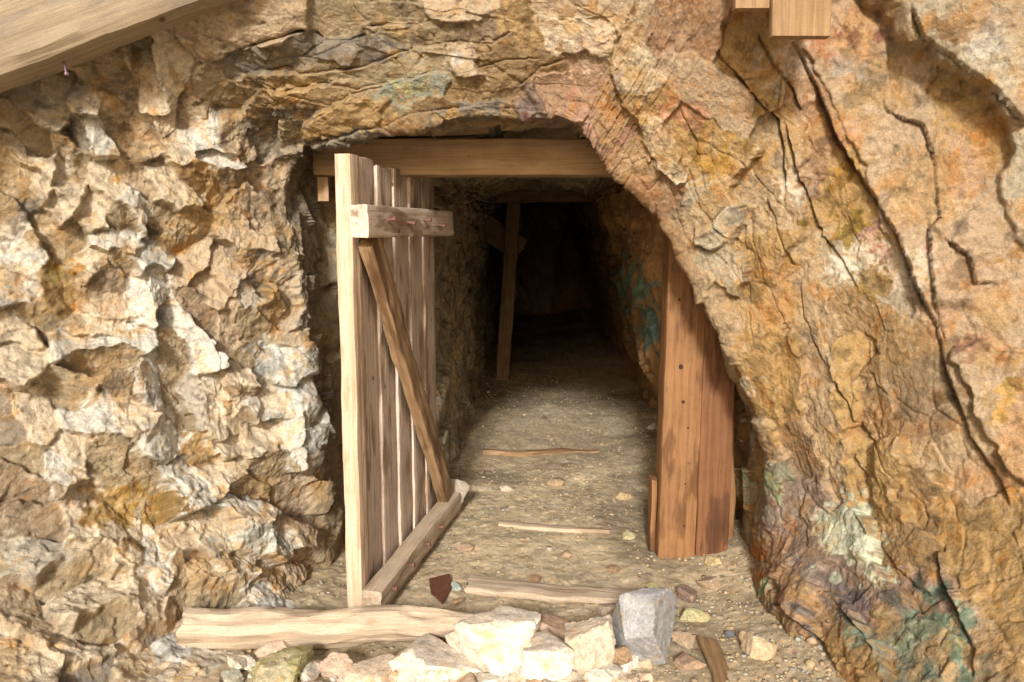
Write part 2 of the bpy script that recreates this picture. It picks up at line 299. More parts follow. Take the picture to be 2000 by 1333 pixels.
SEG_R = """1330 130 1450 195 200 .15 9 R;1290 60 1370 70 230 .3 7 P;1430 90 1490 180 200 .2 6 Y;1320 255 1460 310 190 .2 7 Y;1380 370 1430 410 200 .15 7 Z;1385 505 1430 525 180 .2 6 Z;1345 440 1350 570 190 .3 3 T;1390 600 1450 680 200 .2 2 T;1490 330 1485 420 190 .3 4 T
1500 480 1510 570 200 .3 3 Y;1535 240 1560 310 180 .25 5 T;1570 180 1610 320 190 .2 4 P;1630 320 1680 430 200 .15 4 Y;1640 130 1760 330 190 .1 9 R;1760 410 1840 560 200 .12 9 R;1660 500 1750 560 200 .12 4 Z;1680 600 1760 680 210 .2 4 D;1565 530 1600 650 190 .25 3 T
1780 180 1810 260 200 .2 8 R;1860 300 1920 480 190 .15 9 R;1880 560 1970 660 200 .15 10 R;1940 730 1995 900 200 .15 13 R;1825 25 1935 105 230 .2 24 Z;1940 110 1998 205 230 .2 24 Z;1990 300 1998 430 200 .2 16 Z;1850 205 1930 300 200 .15 8 Y
1470 690 1500 770 200 .4 3 Y;1540 690 1560 770 190 .4 4 Y;1600 720 1625 810 190 .3 4 T;1685 690 1680 790 10 .4 3 Y;1720 830 1705 730 200 .4 2 D;1760 740 1830 800 200 .2 4 K;1560 850 1610 910 210 .2 4 K;1470 840 1500 880 200 .3 3 T;1450 760 1465 800 200 .4 0 Z
1640 880 1650 940 200 .3 4 T;1530 980 1610 960 140 .1 6 U;1498 950 1512 930 180 .2 5 N;1640 1030 1690 1060 150 .1 7 Q;1600 1045 1622 1100 160 .12 7 U;1560 1070 1562 1115 160 .2 7 P;1590 1150 1605 1205 170 .2 7 P;1680 1120 1730 1190 200 .2 5 U;1740 1230 1860 1270 200 .2 4 N;1810 1140 1850 1180 200 .25 4 U
1500 1110 1525 1190 180 .4 4 K;1520 1230 1560 1260 190 .4 3 D;1440 1300 1520 1290 140 .2 4 T;1610 1295 1660 1320 180 .3 4 Y;1650 1220 1690 1280 200 .3 5 D;1760 1050 1810 1100 200 .3 5 D;1735 900 1765 990 190 .5 5 Y;1690 880 1690 940 10 .4 3 Y;1840 890 1880 940 200 .3 5 T;1900 870 1930 960 200 .25 6 T
1890 1070 1940 1150 190 .3 7 Y;1850 990 1890 1050 200 .3 6 Y;1965 1120 1992 1250 190 .3 8 Y;1900 1230 1935 1310 200 .3 6 T;1960 1010 1992 1070 200 .3 8 Y;1800 960 1840 1000 210 .4 5 D;1450 900 1470 960 190 .4 0 D;1470 1010 1480 1080 190 .4 1 D"""
def parse(t):
    out = []
    for ln in t.replace('\n', ';').split(';'):
        a = ln.split()
        if len(a) == 8: out.append([float(x) for x in a[:7]]+[a[7]])
    return out
SEGS = [parse(SEG_L), parse(SEG_A), parse(SEG_R)]
# cracks: step of the proud slab (cm), groove (cm), side (+1 = right of the travel direction is proud), points
CRACKS = [(5, 5, -1, [(1545,80),(1590,160),(1640,280),(1700,370),(1750,460),(1790,560),(1830,640),(1850,730),(1900,850),(1960,950),(1985,1010)]),
 (2, 2.2, -1, [(1385,90),(1430,130),(1480,190),(1520,230),(1535,300),(1545,380)]), (2, 2.5, -1, [(1470,60),(1510,130),(1545,170),(1565,220)]),
 (2, 2.2, -1, [(1530,230),(1560,310),(1580,390),(1610,460),(1650,520),(1680,570)]), (2, 2, -1, [(1720,190),(1730,220),(1800,250),(1820,320),(1830,430),(1810,450)]),
 (2.5, 2.5, -1, [(1810,420),(1815,520),(1825,600),(1850,680)]), (2.5, 2, -1, [(1840,470),(1880,500),(1900,560),(1950,565)]), (1, 1.6, -1, [(1570,540),(1572,620),(1600,680),(1630,720)]), (2.5, 2.5, -1, [(1620,690),(1660,770),(1690,830),(1730,880),(1745,960)]),
 (3.5, 4, -1, [(1850,1060),(1850,1140),(1890,1220),(1915,1290),(1910,1340)]), (3.5, 3, -1, [(1545,1080),(1560,1130),(1580,1200),(1630,1270),(1670,1340)]), (2, 2, -1, [(1650,1180),(1700,1240),(1730,1290)]),
 (2.5, 2, 1, [(1340,330),(1370,400),(1400,432),(1430,395)]), (2.5, 2, -1, [(1365,440),(1370,480),(1400,490),(1445,465)]), (1, 1.4, -1, [(1455,410),(1460,500),(1465,600),(1480,690)]),
 (1.5, 1.8, -1, [(1500,380),(1530,450),(1560,520)]), (2, 2, -1, [(1690,1000),(1740,1080),(1790,1150),(1830,1170)]), (1.5, 1.6, -1, [(1680,880),(1710,930),(1730,1000)]), (3, 3, -1, [(1760,20),(1790,90),(1850,130),(1920,190),(1990,270)]),
 (3, 3, 1, [(600,278),(670,262),(742,245)]), (4, 3, 1, [(470,88),(540,70),(605,58)]), (2, 2, 1, [(595,232),(640,212),(690,185),(760,165),(850,135)]), (2, 2, 1, [(605,115),(640,102),(690,75),(720,70)]), (2, 1.8, 1, [(715,52),(760,50),(800,48),(862,32)]),
 (1.8, 1.8, 1, [(500,140),(560,128),(590,140),(640,140),(710,130),(760,108),(850,85)]), (1.8, 1.8, 1, [(520,178),(600,165),(640,160),(700,175),(760,158)]), (2, 2, 1, [(820,90),(880,80),(960,85),(1000,60)]), (2.2, 2, 1, [(870,152),(930,135),(990,115),(1060,112)]), (2, 2, 1, [(740,250),(800,222),(860,215),(940,205)]),
 (2.5, 2, 1, [(1010,170),(1060,130),(1110,112)])]
STAINS_AND_LIT_LIP = [(1760,1240,120,(.15,.15,.15)),(1640,1170,70,(.20,.17,.17)),(1700,1190,60,(.17,.15,.155)),(1560,1000,60,(.32,.28,.25)),(1690,1070,70,(.60,.66,.56)),(1725,1125,52,(.58,.66,.56)),(1650,1035,40,(.58,.62,.52)),(1860,1270,80,(.22,.32,.25)),(1830,1180,55,(.13,.20,.16)),(1700,1270,60,(.22,.30,.24)),(1530,1150,28,(.30,.42,.28)),(1520,945,38,(.33,.42,.28)),(1780,1250,60,(.30,.38,.30)),
 (1720,1220,40,(.16,.11,.11)),(1500,1080,26,(.42,.17,.03)),(1515,1130,24,(.40,.17,.04)),(1250,565,55,(.16,.28,.25)),(1275,640,45,(.12,.24,.24)),(1600,90,55,(.42,.19,.11)),(1670,70,45,(.36,.17,.14)),(1330,210,50,(.46,.25,.16)),(1650,440,60,(.30,.20,.04)),(1650,340,40,(.44,.26,.06)),(1400,300,55,(.45,.27,.07)),
 (1650,530,40,(.64,.60,.54)),(1750,520,60,(.62,.54,.46)),(1560,350,40,(.60,.55,.48)),(1560,130,55,(.55,.46,.38)),(1660,120,40,(.60,.56,.50)),(1700,560,40,(.24,.16,.05)),(1760,440,50,(.52,.33,.26)),(1930,690,60,(.46,.27,.18)),(1960,800,55,(.48,.32,.10)),(1920,120,60,(.50,.48,.44)),(1850,60,40,(.45,.28,.14)),(1250,300,60,(.40,.28,.16)),(1190,230,60,(.42,.24,.17)),
 (1040,250,30,(.30,.15,.13)),(800,180,34,(.36,.33,.15)),(890,115,20,(.52,.46,.40)),(1190,70,70,(.64,.50,.36)),(1240,150,40,(.66,.48,.36)),(1300,260,40,(.62,.46,.30)),(230,1000,60,(.33,.20,.05)),(300,1000,40,(.35,.21,.05)),(140,525,25,(.55,.28,.07)),(110,540,22,(.42,.34,.10)),(230,345,14,(.60,.36,.10)),(600,820,50,(.52,.54,.48)),(470,1040,60,(.60,.60,.52)),(560,730,60,(.55,.55,.50)),(330,1290,60,(.56,.56,.52))]  # pale patches along the arch lip paint its brightness into the rock

def seg_cells(u, v, dep, segs):
    n = len(u); d1 = np.full(n, 1e6, np.float32); d2 = d1.copy(); i1 = np.zeros(n, np.int32); i2 = np.zeros(n, np.int32)
    for k, s in enumerate(segs):
        ax, ay, bx, by = s[:4]; ex, ey = bx-ax, by-ay; L = ex*ex+ey*ey+1e-6
        t = np.clip(((u-ax)*ex+(v-ay)*ey)/L, 0, 1)
        qx = u-ax-t*ex; qy = v-ay-t*ey; ro = (k*0.61) % 0.7
        d = np.maximum.reduce([np.abs(qx*math.cos(ro+g)+qy*math.sin(ro+g)) for g in (.15, 1.2, 2.25)])
        m = d < d1; m2 = (~m) & (d < d2)
        d2 = np.where(m, d1, np.where(m2, d, d2)); i2 = np.where(m, i1, np.where(m2, k, i2))
        d1 = np.where(m, d, d1); i1 = np.where(m, k, i1)
    A = np.array([s[:7] for s in segs], np.float32)
    cols = np.array([CLS[s[7]] for s in segs], np.float32)
    def disp(i):
        cx = (A[i, 0]+A[i, 2])/2; cy = (A[i, 1]+A[i, 3])/2; a = np.radians(A[i, 4])
        along = ((u-cx)*np.cos(a)-(v-cy)*np.sin(a))*dep/F
        return A[i, 6]*0.01 - np.clip(np.where(A[i, 0] < 660, 1.35, 1.2)*A[i, 5]*along, -.085, .085)
    edge = np.clip((d2-d1)/4.5, 0, 1); wgt = 0.5+0.5*edge
    return disp(i1)*wgt+disp(i2)*(1-wgt), cols, i1, i2, d1, d2

def shape_rock(G, Nn, Q, cells=True):
    """adds the broken relief to a base grid; returns positions, colour, cell id"""
    sh = G.shape[:2]; P = G.reshape(-1, 3).astype(np.float64); Nr = Nn.reshape(-1, 3); q = Q.reshape(-1)
    u, v, dep = project(P)
    wR = sstep(7.3, 8.2, q); wL = 1-sstep(4.0, 5.0, q); wA = 1-wR-wL
    behind = sstep(3.22, 3.40, P[:, 1])         # inside the mouth: no traced facets
    wob = np.stack([fbm(P*7, 31, 3), fbm(P*7, 41, 3), fbm(P*7, 51, 3)], 1)
    Pw = P+wob*0.010
    big = fbm(P*1.7, 3, 3)
    # layered joints: long axis down the wall on the right, level on the arch
    pR = np.stack([Pw[:, 0]*1.0+Pw[:, 2]*.45, Pw[:, 1]*.9, Pw[:, 2]*.45-Pw[:, 0]*.25], 1)
    pA = np.stack([Pw[:, 0]*.45-Pw[:, 2]*.1, Pw[:, 1]*.9, Pw[:, 2]*1.25+Pw[:, 0]*.25], 1)
    pm = Pw*wL[:, None]*1.0+pA*wA[:, None]+pR*wR[:, None]
    f1, e1 = facets(pm, 6.5, 11, .75, .5)
    f2, e2 = facets(pm, 17.0, 21, .8, .5)
    f3, e3 = facets(Pw+wob*.01, 42.0, 61, .8, .5)
    calm = .55+.45*sstep(-.3,.5,fbm(P*3.1,161,2))
    d = big*0.03 + f1*(.014*wL+.016*wA+.010*wR) + calm*(f2*(.009*wL+.009*wA+.006*wR) + f3*(.0065*wL+.005*wA+.004*wR))
    d = d - (.007*wR+.004*wA)*np.exp(-(e1/.035)**2)*sstep(-.1, .5, fbm(P*2.3, 181, 2))
    d = d + fbm(P*30, 71, 4, .6)*.0032 + behind*(f1*.05+big*.03)
    tone = fbm(P*5.0, 81, 4, .6); tone2 = fbm(P*16, 91, 4, .65)
    cid = np.full(len(P), -1, np.int32)
    col = np.zeros((len(P), 3), np.float32)
    inner = np.array([.36, .30, .21], np.float32)
    col[:] = inner
    col[:] = col*(1-wR[:, None])+np.array([.34, .21, .10], np.float32)*wR[:, None]
    col *= (1+.35*tone[:, None])
    if cells:
        inframe = (u > -90) & (u < 2090) & (v > -90) & (v < 1430)
        off = 0
        for k, (msk, segs) in enumerate(((q < 4.55, SEGS[0]), ((q >= 4.55) & (q < 7.85), SEGS[1]), (q >= 7.85, SEGS[2]))):
            ix = np.nonzero(msk)[0]
            allseg = SEGS[0]+SEGS[1]+SEGS[2]
            jit = (9, 10, 12)[k]
            uu = u[ix]+wob[ix, 0]*jit+fbm(P[ix]*22, 101, 3)*6; vv = v[ix]+wob[ix, 2]*jit+fbm(P[ix]*22, 111, 3)*6
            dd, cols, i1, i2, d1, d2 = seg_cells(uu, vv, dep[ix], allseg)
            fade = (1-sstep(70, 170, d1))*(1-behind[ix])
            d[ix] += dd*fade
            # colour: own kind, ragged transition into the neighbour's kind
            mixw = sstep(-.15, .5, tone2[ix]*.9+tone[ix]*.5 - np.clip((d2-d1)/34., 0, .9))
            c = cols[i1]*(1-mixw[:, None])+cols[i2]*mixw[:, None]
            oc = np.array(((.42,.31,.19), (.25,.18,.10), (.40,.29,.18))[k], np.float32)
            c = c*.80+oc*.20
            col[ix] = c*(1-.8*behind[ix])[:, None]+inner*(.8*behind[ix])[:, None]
            ok = inframe[ix] & (d1 < 95) & (behind[ix] < .3)
            cid[ix[ok]] = i1[ok]
        # cracks
        uw = u+wob[:, 0]*3+fbm(P*45, 121, 2)*1.6; vw = v+wob[:, 2]*3+fbm(P*45, 131, 2)*1.6
        for st, gr, side, pts in CRACKS:
            pts = np.array(pts, float); lo = pts.min(0)-120; hi = pts.max(0)+120
            ix = np.nonzero((u > lo[0]) & (u < hi[0]) & (v > lo[1]) & (v < hi[1]) & (behind < .5))[0]
            if not len(ix): continue
            best = np.full(len(ix), 1e6); sg = np.zeros(len(ix)); tt = np.zeros(len(ix)); nseg = len(pts)-1
            for k in range(nseg):
                a, b = pts[k], pts[k+1]; ex, ey = b-a; L = ex*ex+ey*ey
                t = np.clip(((uw[ix]-a[0])*ex+(vw[ix]-a[1])*ey)/L, 0, 1)
                dx = uw[ix]-a[0]-t*ex; dy = vw[ix]-a[1]-t*ey; dist = np.hypot(dx, dy); m = dist < best
                best = np.where(m, dist, best); sg = np.where(m, np.sign(ex*dy-ey*dx), sg); tt = np.where(m, (k+t)/nseg, tt)
            ends = sstep(0, .12, tt)*(1-sstep(.9, 1.0, tt))
            proud = sg*side
            vary = .45+.75*sstep(-.5, .6, fbm(P[ix]*6, 171, 2))
            up = np.where(proud > 0, sstep(0, 2.5, best), 0)*np.exp(-best/70.)
            low = np.where(proud > 0, np.exp(-(best/1.5)**2), np.exp(-best/(1.5+.55*gr*vary)))
            d[ix] += ends*.01*(1.15*st*up - .95*gr*low)*vary
    # stains with shapes of their own, plus light painted along the arch lip
    for (su, sv, r, c) in STAINS_AND_LIT_LIP:
        if not cells and su not in (1250, 1275): continue
        dist = np.hypot(u-su, v-sv)
        ix = np.nonzero(dist < r*1.8)[0]
        if not len(ix): continue
        m = sstep(.75, .45, dist[ix]/r + tone2[ix]*.8+tone[ix]*.5)*.85
        col[ix] = col[ix]*(1-m[:, None])+np.array(c, np.float32)*m[:, None]
    # grain: rust, pale veins, dark mineral
    och = sstep(.25, .8, tone+.3*tone2)[:, None]; col = col*(1-.5*och)+np.array([.42, .27, .11])*.5*och
    vein = np.exp(-(fbm(P*9+wob*1.2, 141, 3)/.045)**2)[:, None]*(.38*(1-behind)*(1-.5*wA))[:, None]; col = col*(1-vein)+np.array([.62, .53, .42])*vein
    drk = sstep(.35, .9, -tone2+.25*tone)[:, None]; col = col*(1-.38*drk)
    pk = sstep(.2, .8, fbm(P*6+5, 151, 3))[:, None]*(wR*.28+.10)[:, None]; col = col*(1-pk)+col*np.array([1.12, .86, .74])*pk
    col = col*(1-wR[:, None]*np.array([.10, .15, .25]))        # the right-hand rock is the more golden one
    return (P+Nr*d[:, None]), np.clip(col, .015, .8), cid

NS = 1800
G, Nn, Q = base_grid([O_, I_, L_, M_, B1, B2], NS, [180, 180, 40, 24, 26], smooth=6)
P, COL, CID = shape_rock(G, Nn, Q)
nr, nc = G.shape[:2]
idx = np.arange(nr*nc).reshape(nr, nc)
quads = np.stack([idx[:-1, :-1], idx[:-1, 1:], idx[1:, 1:], idx[1:, :-1]], 2).reshape(-1, 4)
fq = Q[:-1, :-1].reshape(-1); fc = CID[quads[:, 0]]
def sub(name, fmask, parent=None):
    f = quads[fmask]; used, inv = np.unique(f, return_inverse=True)
    return mesh_np(name, P[used], inv.reshape(-1, 4), M_ROCK, parent, smooth=False, col=COL[used])
region = np.where(fq < 4.55, 0, np.where(fq < 7.85, 1, 2))
names = ('rock_wall_left', 'rock_arch', 'rock_wall_right')
order = np.argsort(fc, kind='stable')
for rgn in range(3):
    m = region == rgn
    par = tag(sub(names[rgn], m & (fc < 0)), kind='structure')
    ids, cnt = np.unique(fc[m & (fc >= 0)], return_counts=True)
    small = set(ids[cnt < 150])
    for i in ids:
        if i in small: continue
        sub('rock_block' if rgn == 0 else 'rock_slab', m & (fc == i), par)
    if small:
        o = sub('rock_chips', m & np.isin(fc, list(small)), par); o['kind'] = 'stuff'
# tunnel behind the mouth
Gp, Np_, Qp = base_grid([B1, B2]+TR, 460, [10, 20, 40, 60, 60, 60, 50, 40, 14, 14], smooth=2)
P2, C2, _ = shape_rock(Gp, Np_, Qp, cells=False)
i2 = np.arange(P2.shape[0]).reshape(Gp.shape[:2])
q2 = np.stack([i2[:-1, :-1], i2[:-1, 1:], i2[1:, 1:], i2[1:, :-1]], 2).reshape(-1, 4)
tag(mesh_np('tunnel_rock', P2, q2, M_ROCK, col=C2), kind='structure')
# hillside round the portal, outside the picture
Gh, Nh, Qh = base_grid([Rm, O_], 260, [60])
Ph = Gh.reshape(-1, 3); dn = fbm(Ph*1.6, 5, 5)*.12*np.repeat(sstep(0, 1, np.linspace(1.0, 0.0, 61)*6), 260)
ff, _e = facets(Ph, 4.0, 15, .7, .5); dn = dn+ff*.06
Ph = Ph+Nh.reshape(-1, 3)*dn[:, None]
ih = np.arange(len(Ph)).reshape(61, 260)
tag(mesh_np('hillside_rock', Ph, np.stack([ih[:-1, :-1], ih[:-1, 1:], ih[1:, 1:], ih[1:, :-1]], 2).reshape(-1, 4), M_ROCK,
            col=np.clip(np.array([.42, .32, .2])*(1+.3*fbm(Ph*4, 8, 3))[:, None], .02, .8)), kind='structure')

# ------------------------------------------------------------------ ground
def spaced(lo, a, b, hi, n, m):
    left = lo+(a-lo)*(1-(1-np.linspace(0, 1, m, endpoint=False))**3)
    right = b+(hi-b)*np.linspace(0, 1, m+1)[1:]**3
    return np.concatenate([left, np.linspace(a, b, n), right])
gx = spaced(-80, -1.5, 1.5, 80, 420, 14); gy = np.concatenate([-80+82*(1-(1-np.linspace(0, 1, 14, endpoint=False))**3), np.linspace(2.0, 5.2, 460, endpoint=False), np.linspace(5.2, 9, 160, endpoint=False), np.linspace(9, 16, 30)])
XX, YY = np.meshgrid(gx, gy); GP = np.stack([XX.ravel(), YY.ravel(), np.zeros(XX.size)], 1)
near = ((np.abs(GP[:, 0]) < 1.55) & (GP[:, 1] > 1.9)).astype(float)
hg = fbm(GP*2.2, 201, 4)*.018+fbm(GP*9, 211, 3)*.0035+fbm(GP*60, 221, 3, .6)*.0022
peb, _p = facets(GP, 30, 231, .3, .5); peb2, _p2 = worley(GP*22, 241)[:2]
hg = hg+np.maximum(0, .34-peb2)*.02*(vnoise(GP*4, 251) > -.1)
# loose muck banked against the walls and at the portal
left_bank = sstep(-.45, -1.0, GP[:, 0])*.035*sstep(4.2, 3.2, GP[:, 1]); right_bank = sstep(.75, 1.15, GP[:, 0])*.06
front = sstep(2.75, 2.35, GP[:, 1])*.02
hq = np.exp(-((GP[:, 0]-.04)/.36)**2-((GP[:, 1]-2.46)/.15)**2); hf, _h = facets(GP, 14, 311, .9, .6)
front = front+hq*(.075+.022*hf)
GP[:, 2] = (hg+left_bank*(1+fbm(GP*5, 261, 3)*.6)+right_bank+front)*near
t1 = fbm(GP*3, 271, 4); t2 = fbm(GP*24, 281, 3)
gc = np.array([.46, .375, .25])*(1+.16*t1+.22*t2)[:, None]
wm, _w2, wid, _wv = worley(GP*26, 291)
stc = np.stack([rnd(wid, 1), rnd(wid, 2), rnd(wid, 3)], 1)
sel = ((wm < .30) & (rnd(wid, 4) > .45))[:, None]
gc = np.where(sel, np.array([.40, .33, .23])*(.6+.7*stc[:, :1])+(stc-.5)*.05, gc)
hm = sstep(.12, .45, hq+.15*t2)[:, None]; gc = gc*(1-hm)+np.array([.60, .52, .41])*(1+.25*t2+.3*hf)[:, None]*hm
damp = sstep(.1, .6, fbm(GP*1.3+4, 301, 3))[:, None]; gc = gc*(1-.35*damp)
ig = np.arange(len(GP)).reshape(XX.shape)
tag(mesh_np('ground', GP, np.stack([ig[:-1, :-1], ig[:-1, 1:], ig[1:, 1:], ig[1:, :-1]], 2).reshape(-1, 4), M_GROUND, col=np.clip(gc, .03, .7)), kind='structure')
def ground_z(x, y):
    j = min(max(np.searchsorted(gx, x), 0), len(gx)-1); i = min(max(np.searchsorted(gy, y), 0), len(gy)-1)
    return float(GP[ig[i, j], 2])

# ------------------------------------------------------------------ stones
def ico(sub):
    bm = bmesh.new(); bmesh.ops.create_icosphere(bm, subdivisions=sub, radius=1.0)
    V = np.array([v.co[:] for v in bm.verts]); Fc = np.array([[v.index for v in f.verts] for f in bm.faces]); bm.free()
    return V, Fc
ICO = {k: ico(k) for k in (1, 2, 4, 5)}
def rock_shape(seed, sub=4, planes=14, rough=.02):
    V, Fc = ICO[sub]; r = np.random.default_rng(seed)
    n = r.normal(size=(planes, 3)); n /= np.linalg.norm(n, axis=1)[:, None]; dd = r.uniform(.45, .95, planes)
    if sub >= 4:          # broken blocks: six rough faces and a few knocked-off corners
        ax = np.concatenate([np.eye(3), -np.eye(3)])+r.normal(size=(6, 3))*.38; ax /= np.linalg.norm(ax, axis=1)[:, None]
        n = np.concatenate([ax, n[:max(3, planes-7)]]); dd = np.concatenate([r.uniform(.5, .78, 6), r.uniform(.6, .95, max(3, planes-7))])
    dot = V@n.T; rad = np.where(dot > .05, dd/np.maximum(dot, .05), 9).min(1); rad = np.minimum(rad, 1.3)
    W = V*rad[:, None]
    if sub > 2:
        nn = V
        f, _ = facets(W+seed, 3.5, seed % 97, .6, .4)
        W = W+nn*(fbm(W*3.2+seed, 3, 5, .6)*rough*1.1+f*rough*2.4)[:, None]
    return W, Fc
def stone(name, u, v, wpx, asp, colr, seed, label, cat='stone', group=None, sink=.18, yaw=None, sub=4, rough=.03, pos=None, planes=14, tiltx=0, var=.15, lift=0):
    W, Fc = rock_shape(seed, sub, planes, rough)
    p = Vector(pos) if pos else on_floor(u, v)
    wid = wpx*(p.y*cp+(EYE-p.z)*sp)/F
    ext = W.max(0)-W.min(0)
    W = (W-(W.max(0)+W.min(0))/2)/ext*np.array([1, asp[1], asp[0]])*wid
    r = np.random.default_rng(seed+1); a = r.uniform(0, 6.28) if yaw is None else R(yaw)
    ca, sa = math.cos(a), math.sin(a)
    if yaw is not None: W = W@np.array([[ca, sa, 0], [-sa, ca, 0], [0, 0, 1]])
    if tiltx:
        ct, st_ = math.cos(R(tiltx)), math.sin(R(tiltx)); W = W@np.array([[1, 0, 0], [0, ct, st_], [0, -st_, ct]])
    zmin = W[:, 2].min(); hgt = W[:, 2].max()-zmin
    W[:, 2] -= zmin
    z = ground_z(p.x, p.y) if not pos else p.z
    t = fbm(W*22+seed, 7, 4, .6)
    cc = np.array(colr)*(1+var*t+.12*fbm(W*70+seed, 9, 3))[:, None]
    cc = cc*(1-.35*sstep(.25, .7, t))[:, None]+np.array([.46, .30, .15])*(.35*sstep(.25, .7, t))[:, None]
    if name == 'mossy_rock':
        g = sstep(-.2, .35, fbm(W*16+3, 12, 4)+.25)[:, None]; cc = cc*(1-g)+np.array([.30, .275, .13])*g
    if name == 'boulder':
        cc = np.array(colr)*(1+.12*t+.10*fbm(W*60, 9, 3))[:, None]
    o = mesh_np(name, W, Fc, M_STONE, col=np.clip(cc, .02, .78))
    o.data.set_sharp_from_angle(angle=R(24))
    o.location = (p.x, p.y, z-sink*hgt+lift)
    if label: tag(o, label, cat, group)
    return o
PALE = (.68, .61, .51); PINK = (.56, .40, .28); BR = (.24, .15, .085); TAN = (.40, .30, .19); GRY = (.33, .32, .32)  # PALE: white stone, whitened further to paint in the overexposed sun patch
stone('boulder', 1262, 1300, 150, (1.02, .95), (.33, .33, .335), 2041, 'smooth grey angular boulder beside the pale rubble heap', 'boulder', sink=.04, yaw=38, sub=5, rough=.012, planes=12, tiltx=-20)
pile = [(1078,1262,120,(.85,.9),PINK,11,'peach coloured pointed stone at the back of the pale rubble heap'),
 (960,1312,200,(.60,.9),PALE,12,'largest sunlit white stone of the rubble heap in front of the fallen timber'),
 (1150,1316,125,(.95,.8),(.60,.50,.38),13,'pale pyramid shaped stone leaning beside the grey boulder'),
 (1212,1312,46,(1.6,.8),(.34,.23,.14),14,'narrow brown upright stone wedged against the grey boulder'),
 (850,1330,190,(.42,.9),PALE,15,'flat sunlit white stone below the right end of the fallen timber'),
 (985,1243,62,(.55,.8),PINK,16,'small orange wedge stone touching the right end of the fallen timber'),
 (1195,1262,50,(.6,.8),BR,17,'small brown stone between the peach stone and the grey boulder'),
 (720,1338,120,(.40,.9),(.62,.50,.38),18,'pale flat stone under the middle of the fallen timber'),
 (660,1322,80,(.75,.9),(.58,.43,.32),19,'pinkish lumpy stone beside the mossy rock'),
 (620,1312,50,(.9,.9),(.60,.48,.36),20,'small pink cream stone right beside the mossy rock'),
 (470,1318,60,(.7,.8),(.58,.52,.42),21,'small cream stone left of the mossy rock'),
 (455,1345,70,(.5,.8),(.55,.52,.40),22,'low cream stone below the left end of the fallen timber'),
 (1050,1345,150,(.55,.9),PALE,23,'white broken stone in front of the pale pyramid stone'),
 (780,1300,70,(.45,.8),(.60,.46,.34),24,'thin slanting pinkish stone under the fallen timber')]
for (u, v, wp, asp, c, sd, lb) in pile:
    wp *= .95; v += 10; asp = (asp[0]*.85, asp[1])
    stone('rubble_stone', u, v, wp, asp, c, sd, lb, 'stone', 'pale rubble in front of the fallen timber', sink=.2, yaw=random.uniform(-40, 40), sub=4, rough=.03, planes=11)
Vg, Fg, Cg = [], [], []; vo = 0
hb = [rock_shape(700+k, 4, 11, .03) for k in range(6)]
for k in range(150):       # small broken bits that fill the heap
    g0 = on_floor(random.uniform(400, 1260), random.uniform(1295, 1480)); sz = random.uniform(.012, .06)*(1.0 if k % 3 else .6)
    W, Fc = hb[k % 6]; a_ = random.uniform(0, 6.28); ca, sa = math.cos(a_), math.sin(a_)
    W = (W*np.array([1, .8, .6])*sz)@np.array([[ca, sa, 0], [-sa, ca, 0], [0, 0, 1]])
    Vg.append(W+np.array([g0.x, g0.y, ground_z(g0.x, g0.y)+sz*.25])); Fg.append(Fc+vo); vo += len(W)
    Cg.append(np.tile(np.array(random.choice(((.66,.58,.46), (.58,.44,.32), (.70,.64,.54), (.46,.35,.24))))*random.uniform(.8, 1.05), (len(W), 1)))
tag(mesh_np('rubble_chips', np.concatenate(Vg), np.concatenate(Fg), M_STONE, col=np.concatenate(Cg)), kind='stuff', label='small broken pale chips filling the rubble heap', cat='rubble').data.set_sharp_from_angle(angle=R(24))
stone('mossy_rock', 552, 1352, 118, (.50, .9), (.42, .37, .24), 31, 'green yellow mossy rock in front of the fallen timber', 'rock', sink=.15, yaw=10, rough=.05)
stone('rock', 888, 1000, 66, (1.15, .7), (.36, .31, .25), 33, 'grey brown slabby rock leaning behind the far end of the door', 'rock', sink=.1, yaw=-20, sub=4, planes=10)
stone('flat_stone', 1357, 1208, 62, (.45, .7), (.36, .33, .18), 35, 'flat olive green stone on the floor behind the grey boulder', sink=.1, yaw=-8, planes=9)
